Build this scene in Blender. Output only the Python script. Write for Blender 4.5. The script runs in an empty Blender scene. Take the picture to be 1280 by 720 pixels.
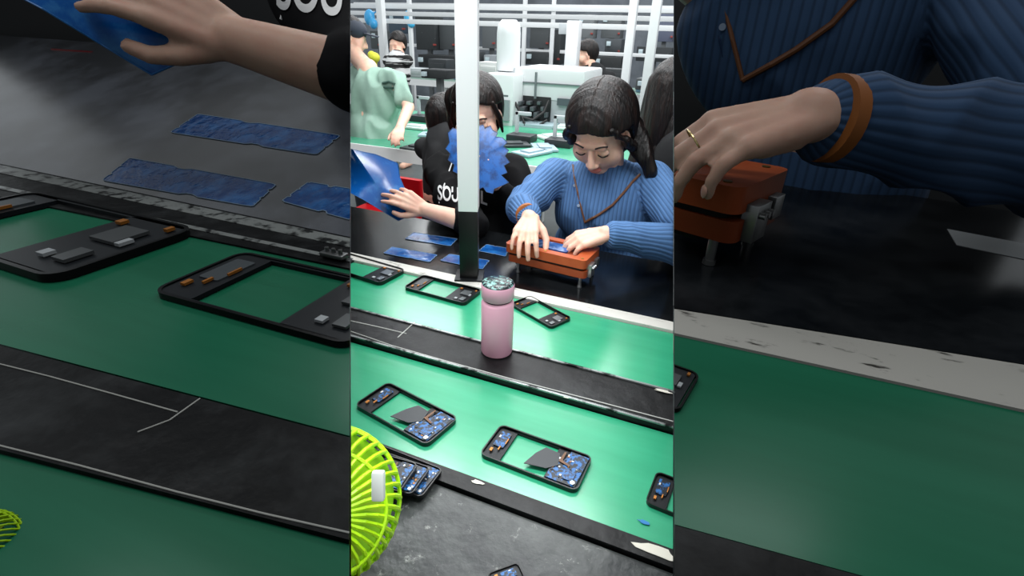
import bpy, bmesh, math, random
from mathutils import Vector as V, Matrix as M, noise as NZ
from mathutils.bvhtree import BVHTree
random.seed(11)
sc=bpy.context.scene; COL=sc.collection
try: sc.view_settings.view_transform='Standard'
except Exception: pass
# ------------------------------------------------------------------ camera
FP=640.0
cam=bpy.data.cameras.new('camera'); CO=bpy.data.objects.new('camera',cam); COL.objects.link(CO); sc.camera=CO
cam.sensor_width=36; cam.lens=18; cam.clip_start=.02
C=V((0,0,1.35)); ROT=M.Rotation(math.radians(22.3),3,'Z')@M.Rotation(math.radians(90-26.57),3,'X')@M.Rotation(math.radians(1.8),3,'Z')
CO.location=C; CO.rotation_euler=ROT.to_euler()
RT=ROT@V((1,0,0)); UP=ROT@V((0,1,0)); FW=ROT@V((0,0,-1))
def ray(px,py): return FW+(px-640)/FP*RT+(360-py)/FP*UP
def D(px,py,t): return C+t*ray(px,py)
def P(px,py,z): r=ray(px,py); return C+r*((z-C.z)/r.z)
def PP(px,py,co,no): r=ray(px,py); return C+r*((co-C).dot(no)/r.dot(no))
class View:
    def __init__(s,k,sc_,tb,near): s.k=k; s.s=sc_; s.tb=tb; s.near=near
    def px(s,x,y): return ((x-640)*s.k+640,(y-360)*s.k+360)
    def D(s,x,y,t): X,Y=s.px(x,y); return D(X,Y,s.tb*s.near+s.s*(t-s.tb))
    def hit(s,bvh,x,y,off,dt=1.6):
        X,Y=s.px(x,y); r=ray(X,Y).normalized(); h=bvh.ray_cast(C,r)
        if h[0] is None: return s.D(x,y,dt)
        return h[0]-r*off
VC=View(1,1,1.4,1); K=3.168; S2=2.0
VR=View(K,S2,1.4,.6333); VL=View(K,S2,1.6,.6333)
NL=ray(438,0).cross(ray(438,720)).normalized()
if NL.dot(ray(640,360))<0: NL=-NL
NR=ray(842,0).cross(ray(842,720)).normalized()
if NR.dot(ray(640,360))<0: NR=-NR
def cutplane(bm,no):
    bmesh.ops.bisect_plane(bm,geom=bm.verts[:]+bm.edges[:]+bm.faces[:],dist=1e-5,plane_co=C+no*0.0008,plane_no=no,clear_inner=True)
    be=[e for e in bm.edges if e.is_boundary and abs((e.verts[0].co-C).dot(no)-.0008)<1e-3 and abs((e.verts[1].co-C).dot(no)-.0008)<1e-3]
    if be:
        try: bmesh.ops.holes_fill(bm,edges=be,sides=0)
        except Exception: pass
def clip(bm,side):
    if side=='C': cutplane(bm,NL); cutplane(bm,NR)
    elif side=='L': cutplane(bm,-NL)
    elif side=='R': cutplane(bm,-NR)
# ------------------------------------------------------------------ materials
def hx(h,k=1.0):
    o=[]
    for i in (0,2,4):
        c=int(h[i:i+2],16)/255; c=c/12.92 if c<=.04045 else ((c+.055)/1.055)**2.4; o.append(c*k)
    return (o[0],o[1],o[2],1)
MC={}
def mat(name,h,rough=.5,metal=0,spec=.5,noise=None,bump=0,bscale=40,alpha=1,trans=0,rib=0,dim=False,emit=0,sss=0,coat=0,stretch=(1,1,1),kd=.09,ribk=.6,noise2=None):
    key=name+('_painted_dim' if dim else '')
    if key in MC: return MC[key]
    k=kd if dim else 1  # dim copies: the side bays' low light is put into darker base colours
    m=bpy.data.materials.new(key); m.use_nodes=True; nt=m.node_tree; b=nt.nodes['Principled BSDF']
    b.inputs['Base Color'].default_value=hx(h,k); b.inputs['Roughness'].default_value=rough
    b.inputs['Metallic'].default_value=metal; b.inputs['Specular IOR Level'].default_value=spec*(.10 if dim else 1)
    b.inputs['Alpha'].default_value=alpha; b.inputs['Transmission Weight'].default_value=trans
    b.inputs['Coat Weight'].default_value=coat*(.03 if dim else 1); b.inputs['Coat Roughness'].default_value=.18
    if sss: b.inputs['Subsurface Weight'].default_value=sss; b.inputs['Subsurface Scale'].default_value=.01
    if emit: b.inputs['Emission Color'].default_value=hx(h); b.inputs['Emission Strength'].default_value=emit
    tc=nt.nodes.new('ShaderNodeTexCoord'); mp=nt.nodes.new('ShaderNodeMapping'); mp.inputs['Scale'].default_value=stretch
    nt.links.new(tc.outputs['Object'],mp.inputs[0])
    if noise:
        h2,scl,lo,hi=noise[:4]
        n=nt.nodes.new('ShaderNodeTexNoise'); n.inputs['Scale'].default_value=scl; n.inputs['Detail'].default_value=8; n.inputs['Roughness'].default_value=.65
        nt.links.new(mp.outputs[0],n.inputs['Vector'])
        cr=nt.nodes.new('ShaderNodeValToRGB'); cr.color_ramp.elements[0].position=lo; cr.color_ramp.elements[1].position=hi
        cr.color_ramp.elements[0].color=hx(h,k); cr.color_ramp.elements[1].color=hx(h2,k)
        nt.links.new(n.outputs['Fac'],cr.inputs[0]); out=cr.outputs[0]
        if noise2:   # fine scratches and dust over it
            h3,scl3,lo3,hi3=noise2
            n3=nt.nodes.new('ShaderNodeTexNoise'); n3.inputs['Scale'].default_value=scl3; n3.inputs['Detail'].default_value=10; n3.inputs['Roughness'].default_value=.8
            nt.links.new(tc.outputs['Object'],n3.inputs['Vector'])
            c3=nt.nodes.new('ShaderNodeValToRGB'); c3.color_ramp.elements[0].position=lo3; c3.color_ramp.elements[1].position=hi3
            nt.links.new(n3.outputs['Fac'],c3.inputs[0])
            mx=nt.nodes.new('ShaderNodeMix'); mx.data_type='RGBA'; mx.inputs[7].default_value=hx(h3,k)
            nt.links.new(c3.outputs[0],mx.inputs[0]); nt.links.new(out,mx.inputs[6]); out=mx.outputs[2]
        nt.links.new(out,b.inputs['Base Color'])
    if bump:
        n2=nt.nodes.new('ShaderNodeTexNoise'); n2.inputs['Scale'].default_value=bscale; n2.inputs['Detail'].default_value=5
        nt.links.new(mp.outputs[0],n2.inputs['Vector'])
        bp=nt.nodes.new('ShaderNodeBump'); bp.inputs['Strength'].default_value=bump; bp.inputs['Distance'].default_value=.01
        nt.links.new(n2.outputs['Fac'],bp.inputs['Height']); nt.links.new(bp.outputs[0],b.inputs['Normal'])
    if rib:
        at=nt.nodes.new('ShaderNodeAttribute'); at.attribute_name='rib'
        mm=nt.nodes.new('ShaderNodeMath'); mm.operation='MULTIPLY'; mm.inputs[1].default_value=rib
        sn=nt.nodes.new('ShaderNodeMath'); sn.operation='SINE'
        ma=nt.nodes.new('ShaderNodeMath'); ma.operation='MULTIPLY_ADD'; ma.inputs[1].default_value=.5; ma.inputs[2].default_value=.5
        nt.links.new(at.outputs['Fac'],mm.inputs[0]); nt.links.new(mm.outputs[0],sn.inputs[0]); nt.links.new(sn.outputs[0],ma.inputs[0])
        cr=nt.nodes.new('ShaderNodeValToRGB'); cr.color_ramp.elements[0].position=.0; cr.color_ramp.elements[1].position=.35
        cr.color_ramp.elements[0].color=hx(h,k*ribk); cr.color_ramp.elements[1].color=hx(h,k)
        nt.links.new(ma.outputs[0],cr.inputs[0]); nt.links.new(cr.outputs[0],b.inputs['Base Color'])
        bp=nt.nodes.new('ShaderNodeBump'); bp.inputs['Strength'].default_value=.45; bp.inputs['Distance'].default_value=.003
        nt.links.new(ma.outputs[0],bp.inputs['Height']); nt.links.new(bp.outputs[0],b.inputs['Normal'])
    MC[key]=m; return m
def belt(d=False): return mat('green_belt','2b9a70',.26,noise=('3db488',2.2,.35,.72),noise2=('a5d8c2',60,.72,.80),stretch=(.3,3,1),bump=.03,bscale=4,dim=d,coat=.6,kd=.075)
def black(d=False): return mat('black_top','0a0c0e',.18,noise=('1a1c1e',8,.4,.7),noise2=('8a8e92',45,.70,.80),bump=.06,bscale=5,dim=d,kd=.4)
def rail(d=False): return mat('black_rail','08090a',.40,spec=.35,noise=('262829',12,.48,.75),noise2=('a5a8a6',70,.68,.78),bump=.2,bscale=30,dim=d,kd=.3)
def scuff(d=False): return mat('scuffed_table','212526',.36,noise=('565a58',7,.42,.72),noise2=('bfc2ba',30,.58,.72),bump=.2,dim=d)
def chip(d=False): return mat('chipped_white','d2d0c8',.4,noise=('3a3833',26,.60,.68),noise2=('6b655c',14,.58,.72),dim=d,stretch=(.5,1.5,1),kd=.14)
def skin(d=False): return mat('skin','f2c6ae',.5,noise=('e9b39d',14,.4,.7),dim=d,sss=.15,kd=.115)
def hairm(d=False): return mat('black_hair','0c0807',.42,spec=.4,noise=('2a1812',60,.45,.75),bump=.4,bscale=160,stretch=(1,1,.12),dim=d)
def blue(d=False): return mat('blue_film','0f5cae',.16,noise=('56aae6',9,.5,.8),dim=d,coat=.25,kd=.15)
def bsheet(d=False): return mat('blue_sheet','0a4588',.10,noise=('2f80cc',16,.45,.75),noise2=('b5d6ee',24,.62,.74),dim=d,bump=.35,bscale=30,coat=.4,kd=.14)
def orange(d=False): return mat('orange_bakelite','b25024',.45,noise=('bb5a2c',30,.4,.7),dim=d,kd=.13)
def steel(d=False): return mat('steel','b8babb',.3,.9,dim=d,kd=.15)
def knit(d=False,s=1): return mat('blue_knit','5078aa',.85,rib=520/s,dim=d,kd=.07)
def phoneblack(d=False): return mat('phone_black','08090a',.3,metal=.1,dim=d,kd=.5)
def white(d=False): return mat('white_paint','f2f3f1',.4,dim=d)
# ------------------------------------------------------------------ mesh helpers
def nb(): return bmesh.new()
def align(p0,p1):
    d=p1-p0
    return M.Translation((p0+p1)/2)@d.to_track_quat('Z','Y').to_matrix().to_4x4()
def cyl(bm,p0,p1,r0,r1=None,seg=16):
    p0=V(p0);p1=V(p1); r1=r0 if r1 is None else r1
    if (p1-p0).length<1e-6: return
    bmesh.ops.create_cone(bm,cap_ends=True,segments=seg,radius1=r0,radius2=r1,depth=(p1-p0).length,matrix=align(p0,p1))
def ell(bm,c,r,T=None,seg=20):
    if not hasattr(r,'__len__'): r=(r,r,r)
    m=M.Translation(V(c))@M.Diagonal((r[0],r[1],r[2],1))
    if T is not None: m=T@m
    bmesh.ops.create_uvsphere(bm,u_segments=seg,v_segments=max(8,seg*2//3),radius=1,matrix=m)
def cap(bm,p0,p1,r0,r1=None,seg=16):
    r1=r0 if r1 is None else r1
    cyl(bm,p0,p1,r0,r1,seg); ell(bm,p0,r0*1.0,seg=seg); ell(bm,p1,r1*1.0,seg=seg)
def box(bm,c,s,R=None,bev=0):
    m=M.Translation(V(c))@(R.to_4x4() if R is not None else M.Identity(4))@M.Diagonal((s[0],s[1],s[2],1))
    g=bmesh.ops.create_cube(bm,size=1,matrix=m)
    if bev:
        es=set()
        for v in g['verts']: es.update(v.link_edges)
        bmesh.ops.bevel(bm,geom=list(es),offset=bev,segments=2,affect='EDGES',profile=.6)
def prism(bm,pts,h,T=None,up=V((0,0,1))):
    T=T or M.Identity(4)
    a=[bm.verts.new(T@V(p)) for p in pts]; b=[bm.verts.new(T@(V(p)-up*h)) for p in pts]
    n=len(pts); fs=[bm.faces.new(a),bm.faces.new(b[::-1])]
    for i in range(n): j=(i+1)%n; fs.append(bm.faces.new((a[j],a[i],b[i],b[j])))
    bmesh.ops.recalc_face_normals(bm,faces=fs)
def ring(bm,o,i,z0,z1,T):
    n=len(o); L=[]
    for pts,z in ((o,z0),(o,z1),(i,z1),(i,z0)): L.append([bm.verts.new(T@V((p[0],p[1],z))) for p in pts])
    fs=[]
    for a in range(4):
        A=L[a];B=L[(a+1)%4]
        for k in range(n): j=(k+1)%n; fs.append(bm.faces.new((A[k],A[j],B[j],B[k])))
    bmesh.ops.recalc_face_normals(bm,faces=fs)
def rrect(cx,cy,w,h,r,n=5):
    o=[]
    for qx,qy,a0 in ((1,1,0),(-1,1,90),(-1,-1,180),(1,-1,270)):
        for k in range(n+1):
            a=math.radians(a0+90*k/n); o.append((cx+qx*(w/2-r)+r*math.cos(a),cy+qy*(h/2-r)+r*math.sin(a)))
    return o
def tube(bm,pts,r,seg=8,r1=None):
    n=len(pts)
    for k in range(n-1):
        a=r if r1 is None else r+(r1-r)*k/(n-1); b=r if r1 is None else r+(r1-r)*(k+1)/(n-1)
        cyl(bm,pts[k],pts[k+1],a,b,seg)
        if 0<k: ell(bm,pts[k],a,seg=seg)
def lathe(bm,c,prof,seg=40):
    c=V(c); L=[]
    for r,z in prof: L.append([bm.verts.new(c+V((r*math.cos(2*math.pi*k/seg),r*math.sin(2*math.pi*k/seg),z))) for k in range(seg)])
    for a in range(len(L)-1):
        for k in range(seg): j=(k+1)%seg; bm.faces.new((L[a][k],L[a][j],L[a+1][j],L[a+1][k]))
    bm.faces.new(L[0][::-1]); bm.faces.new(L[-1])
def remesh(bm,vox,sm=3):
    me=bpy.data.meshes.new('tmp'); bm.to_mesh(me); bm.free()
    o=bpy.data.objects.new('tmp',me); COL.objects.link(o)
    m=o.modifiers.new('r','REMESH'); m.mode='VOXEL'; m.voxel_size=vox
    if sm: q=o.modifiers.new('s','SMOOTH'); q.factor=.5; q.iterations=sm
    dg=bpy.context.evaluated_depsgraph_get(); dg.update()
    me2=bpy.data.meshes.new_from_object(o.evaluated_get(dg)); bpy.data.objects.remove(o); bpy.data.meshes.remove(me)
    b=bmesh.new(); b.from_mesh(me2); bpy.data.meshes.remove(me2); return b
def folds(bm,amp,f,st=(1,1,.45)):
    bm.normal_update()
    for v in bm.verts:
        c=v.co; q=V((c.x*f*st[0],c.y*f*st[1],c.z*f*st[2]+c.x*f*.5))
        a=1-abs(NZ.noise(q))*2.2; v.co=c+v.normal*(a*amp-.5*amp)
    return bm
ORG={}
def thing(name,label,cat,loc,group=None):
    o=bpy.data.objects.new(name,None); COL.objects.link(o); o.location=loc; o.empty_display_size=.05
    o['label']=label; o['category']=cat
    if group: o['group']=group
    ORG[o.name]=V(loc); return o
def part(name,bm,m,parent=None,side=None,label=None,ang=40,cat=None,group=None,kind=None):
    if side: clip(bm,side)
    if not bm.verts: bm.free(); return None
    if parent is not None: org=ORG[parent.name]
    else:
        xs=[v.co for v in bm.verts]
        org=V(((min(v.x for v in xs)+max(v.x for v in xs))/2,(min(v.y for v in xs)+max(v.y for v in xs))/2,min(v.z for v in xs)))
    bmesh.ops.translate(bm,vec=-org,verts=bm.verts[:])
    me=bpy.data.meshes.new(name); bm.to_mesh(me); bm.free()
    me.polygons.foreach_set('use_smooth',[True]*len(me.polygons)); me.set_sharp_from_angle(angle=math.radians(ang))
    me.materials.append(m); o=bpy.data.objects.new(name,me); COL.objects.link(o); ORG[o.name]=org
    if parent is not None: o.parent=parent
    else: o.location=org
    if label: o['label']=label
    if cat: o['category']=cat
    if group: o['group']=group
    if kind: o['kind']=kind
    return o
def single(name,bm,m,label,cat,side=None,group=None,ang=40): return part(name,bm,m,None,side,label,ang,cat,group)
def struct(name,bm,m,side=None): return part(name,bm,m,None,side,kind='structure')
def frame(o,y,z,s=1.0):
    y=V(y).normalized(); x=y.cross(V(z)).normalized(); z=x.cross(y)
    r=M((x,y,z)).transposed().to_4x4()
    return M.Translation(V(o))@r@M.Scale(s,4)
# ------------------------------------------------------------------ setting
b=nb(); box(b,(0,3.5,-.05),(14,14,.1)); struct('floor',b,mat('floor','555a5b',.5,noise=('666c6c',3,.4,.7)))
b=nb(); box(b,(-1,10,1.6),(16,.1,3.2)); struct('wall_back',b,mat('back_wall','585e64',.7,noise=('6d737a',2,.4,.6)))
# ------------------------------------------------------------------ central line, running along X
def yl(a,bb,z=.75): return (P(*a,z).y+P(*bb,z).y)/2
yT=yl((438,320),(842,398)); yS=yl((438,328),(842,410)); y1b=yl((438,386),(842,492)); y2t=yl((438,427),(842,537))
y2b=yl((500,567),(842,688)); yfr=yl((545,592),(810,718)); yTB=1.47
XA,XB=-3.4,1.6
def run(name,y0,y1,z,m,label,cat,top=.012,body=None,open_=False):
    root=thing(name,label,cat,((XA+XB)/2,(y0+y1)/2,0))
    b=nb(); box(b,((XA+XB)/2,(y0+y1)/2,z-top/2),(XB-XA,abs(y1-y0)-.002,top)); part('surface',b,m,root,'C')
    if open_:
        b=nb(); box(b,((XA+XB)/2,(y0+y1)/2,z-top-.021),(XB-XA,abs(y1-y0)-.006,.04)); part('frame',b,body or rail(),root,'C')
        for X in (-1.9,-1.0,-.15):
            for Y in (y0+.04,y1-.04):
                b=nb(); box(b,(X,Y,(z-top-.042)/2),(.04,.04,z-top-.042)); part('leg',b,mat('leg_grey','5b5f60',.5),root,'C')
    else:
        b=nb(); box(b,((XA+XB)/2,(y0+y1)/2,(z-top)/2),(XB-XA,abs(y1-y0)-.006,z-top-.001)); part('frame',b,body or rail(),root,'C')
    return root
wt=run('worktable',yT,yTB,.75,black(),'glossy black worktable where the two seated women assemble parts','worktable',open_=True)
b=nb(); box(b,((XA+XB)/2,(yT+yS)/2,.742),(XB-XA,abs(yT-yS),.02),bev=.002); part('edge_trim',b,chip(),wt,'C',label='chipped white edge strip')
run('conveyor_belt',y1b,yS-.001,.745,belt(),'far green conveyor belt carrying bare phone frames, beside the black worktable','conveyor belt')
dl=run('divider_ledge',y2t,y1b,.755,rail(),'black taped ledge between two green belts, under the pink flask','ledge')
for pts in ([(438,401),(470,408),(508,417)],[(497,422),(508,412),(518,403)],[(438,414),(490,432),(560,452),(640,474),(740,500),(842,527)]):
    b=nb(); tube(b,[P(*p,.7556) for p in pts],.0012,6); part('seam',b,mat('seam_white','b9bab4',.5),dl,'C',label='pale worn seam line')
es=mat('edge_silver','9ea3a2',.3,.6,noise=('1c1e1e',25,.5,.6))
for Y in (y2t+.004,y1b-.004):
    b=nb(); box(b,((XA+XB)/2,Y,.757),(XB-XA,.005,.003)); part('metal_edge',b,es,dl,'C')
run('conveyor_belt',y2b,y2t-.001,.745,belt(),'near green conveyor belt carrying boards in phone frames','conveyor belt')
run('guard_rail',yfr,y2b-.001,.757,rail(),'black rail along the lower edge of the near green belt','rail')
run('side_table',.12,yfr-.001,.75,scuff(),'scuffed dark grey tabletop at the bottom beside the green fan','table')
for (x,y,r,l) in ((597,603,.007,'small white paint chip on black rail by phone stack'),(822,690,.018,'large white paint chip on black rail at lower right'),(829,489,.010,'white paint chip at the right end of the ledge between belts'),(708,497,.004,'tiny white paint chip on the ledge right of the flask'),(806,653,.006,'small blue scrap on the near green belt by the cut-off frame')):
    b=nb(); zz=.7575 if y!=653 else .7465
    cc=P(x,y,zz); prism(b,[(cc.x+r*(1.6*math.cos(a*.524))*(.6+.6*random.random()),cc.y+r*.5*math.sin(a*.524)*(.6+.6*random.random()),zz+.0007) for a in range(12)],.0006)
    single('paint_chip' if y!=653 else 'film_scrap',b,mat('paper','d9d6c8',.6) if y!=653 else mat('scrap_blue','2f7fc0',.3),l,'paint chip' if y!=653 else 'scrap','C')
# ------------------------------------------------------------------ side bays (nearer, raised benches)
ZS=.97
def slab(name,pts,z,m,label,cat,side,h=None,body=None,top=.012,open_=False):
    ctr=sum((P(*p,z) for p in pts),V())/len(pts)
    root=thing(name,label,cat,ctr.to_2d().to_3d())
    w=[P(*p,z) for p in pts]
    b=nb(); prism(b,w,top); part('surface',b,m,root,side)
    b=nb(); prism(b,[V((p.x,p.y,z-top-.001)) for p in w],.045 if open_ else z-top-.002); part('frame',b,body or rail(True),root,side)
    if open_:
        for p in w:
            q=p.lerp(ctr,.12); q.z=z-top-.047; b=nb(); cyl(b,V((q.x,q.y,0)),q,.02,seg=10); part('leg',b,mat('leg_grey','5b5f60',.5,dim=True),root,side)
    return root
LX0,LX1=-60,470
def ln(a0,a1,x,x0=0,x1=438): return a0+(a1-a0)*(x-x0)/(x1-x0)
def band(A,B,x0,x1,xa,xb): return [(x0,ln(*A,x0,xa,xb)),(x1,ln(*A,x1,xa,xb)),(x1,ln(*B,x1,xa,xb)),(x0,ln(*B,x0,xa,xb))]
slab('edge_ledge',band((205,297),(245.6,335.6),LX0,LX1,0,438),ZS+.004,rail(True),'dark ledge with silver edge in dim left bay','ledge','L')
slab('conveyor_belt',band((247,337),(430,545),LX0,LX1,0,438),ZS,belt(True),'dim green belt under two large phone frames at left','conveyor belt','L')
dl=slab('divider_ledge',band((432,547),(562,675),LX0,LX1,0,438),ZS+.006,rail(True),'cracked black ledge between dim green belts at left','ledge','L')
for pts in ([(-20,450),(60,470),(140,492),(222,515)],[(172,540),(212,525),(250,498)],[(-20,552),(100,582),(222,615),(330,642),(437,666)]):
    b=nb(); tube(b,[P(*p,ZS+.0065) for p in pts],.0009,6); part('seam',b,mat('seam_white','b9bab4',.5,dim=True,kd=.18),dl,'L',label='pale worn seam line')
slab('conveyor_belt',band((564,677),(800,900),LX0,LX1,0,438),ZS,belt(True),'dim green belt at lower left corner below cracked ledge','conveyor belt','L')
ws=mat('worn_silver_glare','a5aaa8',.3,.3,noise=('2a2c2c',30,.5,.6),dim=True,kd=.16)  # worn edge strip with its glare put into the pale colour
for A,B,l in (((206,298),(216,309),'pale worn strip with painted glare at the foot of the left inclined table'),((232,323),(236,327),'thin silver strip beside the dim left belt')):
    b=nb(); prism(b,[P(*p,ZS+.0056) for p in band(A,B,LX0,LX1,0,438)],.0014); single('metal_strip',b,ws,l,'metal strip','L')
ea=P(0,204,ZS); eb=P(438,296,ZS); ex=(eb-ea).normalized(); back=V((0,0,1)).cross(ex).normalized()
TIL=math.radians(22); tu=(back*math.cos(TIL)+V((0,0,1))*math.sin(TIL)).normalized(); tn=ex.cross(tu).normalized()
if tn.z<0: tn=-tn
def PT(x,y): return PP(x,y,ea,tn)
root=thing('worktable','dim black inclined worktable with blue film sheets at left','worktable',V((ea.x,ea.y,0)))
pts=[PT(-60,192),PT(470,303),PT(470,78),PT(-60,40)]
b=nb(); prism(b,pts,.012,up=tn); part('surface',b,mat('grey_gloss','111214',.25,spec=.2,noise=('24262a',3,.45,.65),bump=.12,bscale=4),root,'L')
b=nb(); prism(b,[p-tn*.0125 for p in pts],.03,up=tn); part('frame',b,rail(True),root,'L')
ct=sum(pts,V())/4
for p in pts:
    q=p.lerp(ct,.1)-tn*.044; b=nb(); cyl(b,V((q.x,q.y,0)),q,.02,seg=10); part('leg',b,mat('leg_grey','5b5f60',.5,dim=True),root,'L')
b=nb(); q=[D(-80,0,2.45),D(450,0,2.75)]
prism(b,[V((q[0].x,q[0].y,2.2)),V((q[1].x,q[1].y,2.2)),V((q[1].x,q[1].y+.03,2.2)),V((q[0].x,q[0].y+.03,2.2))],2.2)
struct('wall_left',b,mat('dark_screen','060708',.7,spec=.1),'L')
RX0,RX1=810,1340
def rb(A,B): return band(A,B,RX0,RX1,842,1280)
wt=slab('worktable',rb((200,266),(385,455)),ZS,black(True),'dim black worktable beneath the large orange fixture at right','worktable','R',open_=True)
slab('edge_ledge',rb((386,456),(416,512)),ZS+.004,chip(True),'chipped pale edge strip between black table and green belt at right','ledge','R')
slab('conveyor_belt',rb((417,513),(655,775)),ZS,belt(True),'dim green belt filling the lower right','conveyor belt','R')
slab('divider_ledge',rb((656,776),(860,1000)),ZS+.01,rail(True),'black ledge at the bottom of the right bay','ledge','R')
b=nb(); q=[D(835,0,2.25),D(1380,60,1.95)]
prism(b,[V((q[0].x,q[0].y,2.2)),V((q[1].x,q[1].y,2.2)),V((q[1].x+.03,q[1].y+.03,2.2)),V((q[0].x+.03,q[0].y+.03,2.2))],2.2)
struct('wall_right',b,MC['dark_screen'],'R')
b=nb(); prism(b,[P(*p,ZS+.0012) for p in [(1184,286),(1300,308),(1300,328),(1196,306)]],.001); single('glare_strip',b,mat('pale_glare','a9aeb0',.3,dim=True,kd=.18),'painted glare strip on the black table at far right','paper','R')  # glare on the tabletop, painted as a thin pale slab
# ------------------------------------------------------------------ phone frames
def phone(A,B,label,side=None,full=True,dim=False,group='phone frames on the far belt',up=V((0,0,1)),rise=0,seed=5):
    A=V(A);B=V(B); s=(B-A).length/.16; x=(B-A).normalized(); y=up.cross(x).normalized()
    T=M.Translation(A+up*rise)@M((x,y,up)).transposed().to_4x4()@M.Scale(s,4)
    root=thing('phone_frame',label,'phone frame',T@V((.08,0,0)),group)
    hh=.0075 if not dim else .0045
    b=nb(); ring(b,rrect(.08,0,.16,.076,.011),rrect(.08,0,.1556,.0716,.009),0.0003,hh,T)
    part('frame',b,phoneblack(dim),root,side)
    b=nb(); prism(b,[(p[0],p[1],.0035) for p in rrect(.018,0,.030,.0715,.004)],.003,T)
    prism(b,[(p[0],p[1],.0035) for p in rrect(.131,0,.05,.0715,.004)],.003,T)
    prism(b,[(p[0],p[1],.0035) for p in rrect(.08,.0350,.145,.002,.0009)],.003,T); prism(b,[(p[0],p[1],.0035) for p in rrect(.08,-.0350,.145,.002,.0009)],.003,T)
    tray=part('tray',b,mat('tray_grey','15181b',.4,metal=.3,dim=dim,kd=.4),root,side) or root
    bl=mat('board_blue','0e151c',.35,noise=('2168ac',130,.50,.56),noise2=('c9a15a',420,.66,.7),dim=dim)
    zb=.006 if full else .0045
    b=nb(); prism(b,[(p[0],p[1],zb) for p in rrect(.018,.008,.018,.034,.002)],.0015,T)
    sbd=part('small_board',b,bl if full else mat('board_dark','3a3f42',.4,dim=dim,kd=.3),root,side) or root
    R=T.to_3x3().normalized()
    def chips(lst,m,nm,par,h=.0015):
        for (cx,cy,w,l) in lst:
            b=nb(); box(b,T@V((cx,cy,zb+.0005)),(w*s,l*s,h*s*1.2),R); part(nm,b,m,par,side)
    cu=mat('chip_copper','c88038',.4,.3,dim=dim,kd=.15)
    chips([(.012,-.020,.004,.007),(.022,-.012,.002,.008),(.027,.006,.0015,.012)],cu,'copper_contact',sbd)
    if full:
        b=nb(); prism(b,[V((p[0],p[1],.0065)) for p in [(.108,-.032),(.154,-.032),(.156,.032),(.127,.033),(.124,.014),(.112,.010),(.108,-.01)]],.002,T); mb=part('main_board',b,bl,root,side) or root
        b=nb(); prism(b,[V((p[0],p[1],.0078)) for p in [(.070,-.024),(.104,-.018),(.118,-.004),(.112,.020),(.088,.022),(.078,.004)]],.0012,T); part('graphite_pad',b,mat('graphite','3c3f42',.5,dim=dim),root,side)
        b=nb(); prism(b,[V((p[0],p[1],.0084)) for p in [(.116,.004),(.134,.000),(.135,.003),(.121,.008),(.121,.026),(.118,.026)]],.0006,T); part('ribbon_cable',b,mat('ribbon','6b4526',.4,dim=dim),mb,side)
        b=nb(); prism(b,[V((p[0],p[1],.0082)) for p in rrect(.140,-.016,.016,.018,.001)],.0012,T); part('blue_shield',b,mat('shield_blue','1f66a8',.3,noise=('0c2340',260,.45,.55),dim=dim),mb,side)
        rr=random.Random(seed); L=[]
        for _ in range(22): L.append((rr.uniform(.111,.153),rr.uniform(-.030,.030),rr.uniform(.0012,.0042),rr.uniform(.0012,.0042)))
        chips(L[:10],mat('chip_black','0a0a0b',.3,dim=dim),'chip',mb); chips(L[10:14],mat('chip_silver','c0c4c6',.3,.6,dim=dim),'shield_can',mb)
        chips(L[14:18],cu,'connector',mb); chips(L[18:]+[(.012,.012,.0025,.005)],mat('chip_white','dddddd',.5,dim=dim),'connector',mb)
        b=nb(); cyl(b,T@V((.149,-.027,.006)),T@V((.149,-.027,.0088)),.0036*s,seg=20); part('camera_ring',b,steel(dim),mb,side)
    else:
        chips([(.135,.01,.02,.02),(.143,-.018,.01,.014)],mat('chip_grey','7d8284',.3,.6,dim=dim,kd=.15),'shield_can',tray)
        chips([(.115,.024,.005,.005),(.15,.028,.003,.005)],cu,'connector',tray)
        chips([(.148,.004,.004,.008),(.128,-.022,.006,.006)],mat('chip_pale','a8adb0',.4,dim=dim,kd=.2),'chip',tray)
    return root
def ph(a,bb,label,z=.746,**k): return phone(P(*a,z),P(*bb,z),label,**k)
ph((465,495),(554,543),'phone frame with blue board, leftmost on the near green belt',side='C',group='phone frames on the near belt')
ph((613,552),(731,596),'phone frame with blue board, middle of the near green belt',side='C',group='phone frames on the near belt',seed=8)
ph((813,611),(940,662),'phone frame cut off at the right end of the near green belt',side='C',group='phone frames on the near belt')
ph((420,327),(492,349),'bare phone frame leftmost on the far green belt',side='C',full=False)
ph((517,354),(592,374),'bare phone frame on the far green belt behind the pole base',side='C',full=False)
ph((650,377),(702,406),'bare phone frame on the far green belt right of the pink flask',side='C',full=False)
for i,(a,bb) in enumerate((((455,572),(541,607)),((443,575),(527,604)),((425,574),(512,600)))):
    z=.7585+.0085*i; ph(a,bb,'phone frame with board, '+('bottom','middle','topmost')[i]+' of the fanned stack by the fan',z=z,side='C',group='stacked phone frames',seed=i+1)
ph((628,712),(665,800),'dark phone frame entering the bottom edge on the scuffed table',z=.7505,side='C',group='phone frames on the table')
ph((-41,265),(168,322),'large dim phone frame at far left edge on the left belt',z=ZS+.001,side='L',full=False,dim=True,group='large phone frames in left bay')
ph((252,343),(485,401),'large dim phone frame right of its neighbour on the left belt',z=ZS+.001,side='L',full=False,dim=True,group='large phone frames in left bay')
ph((690,430),(862,494),'corner of a dim phone frame on right bay belt',z=ZS+.001,side='R',full=False,dim=True,group='large phone frames in right bay')
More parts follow.
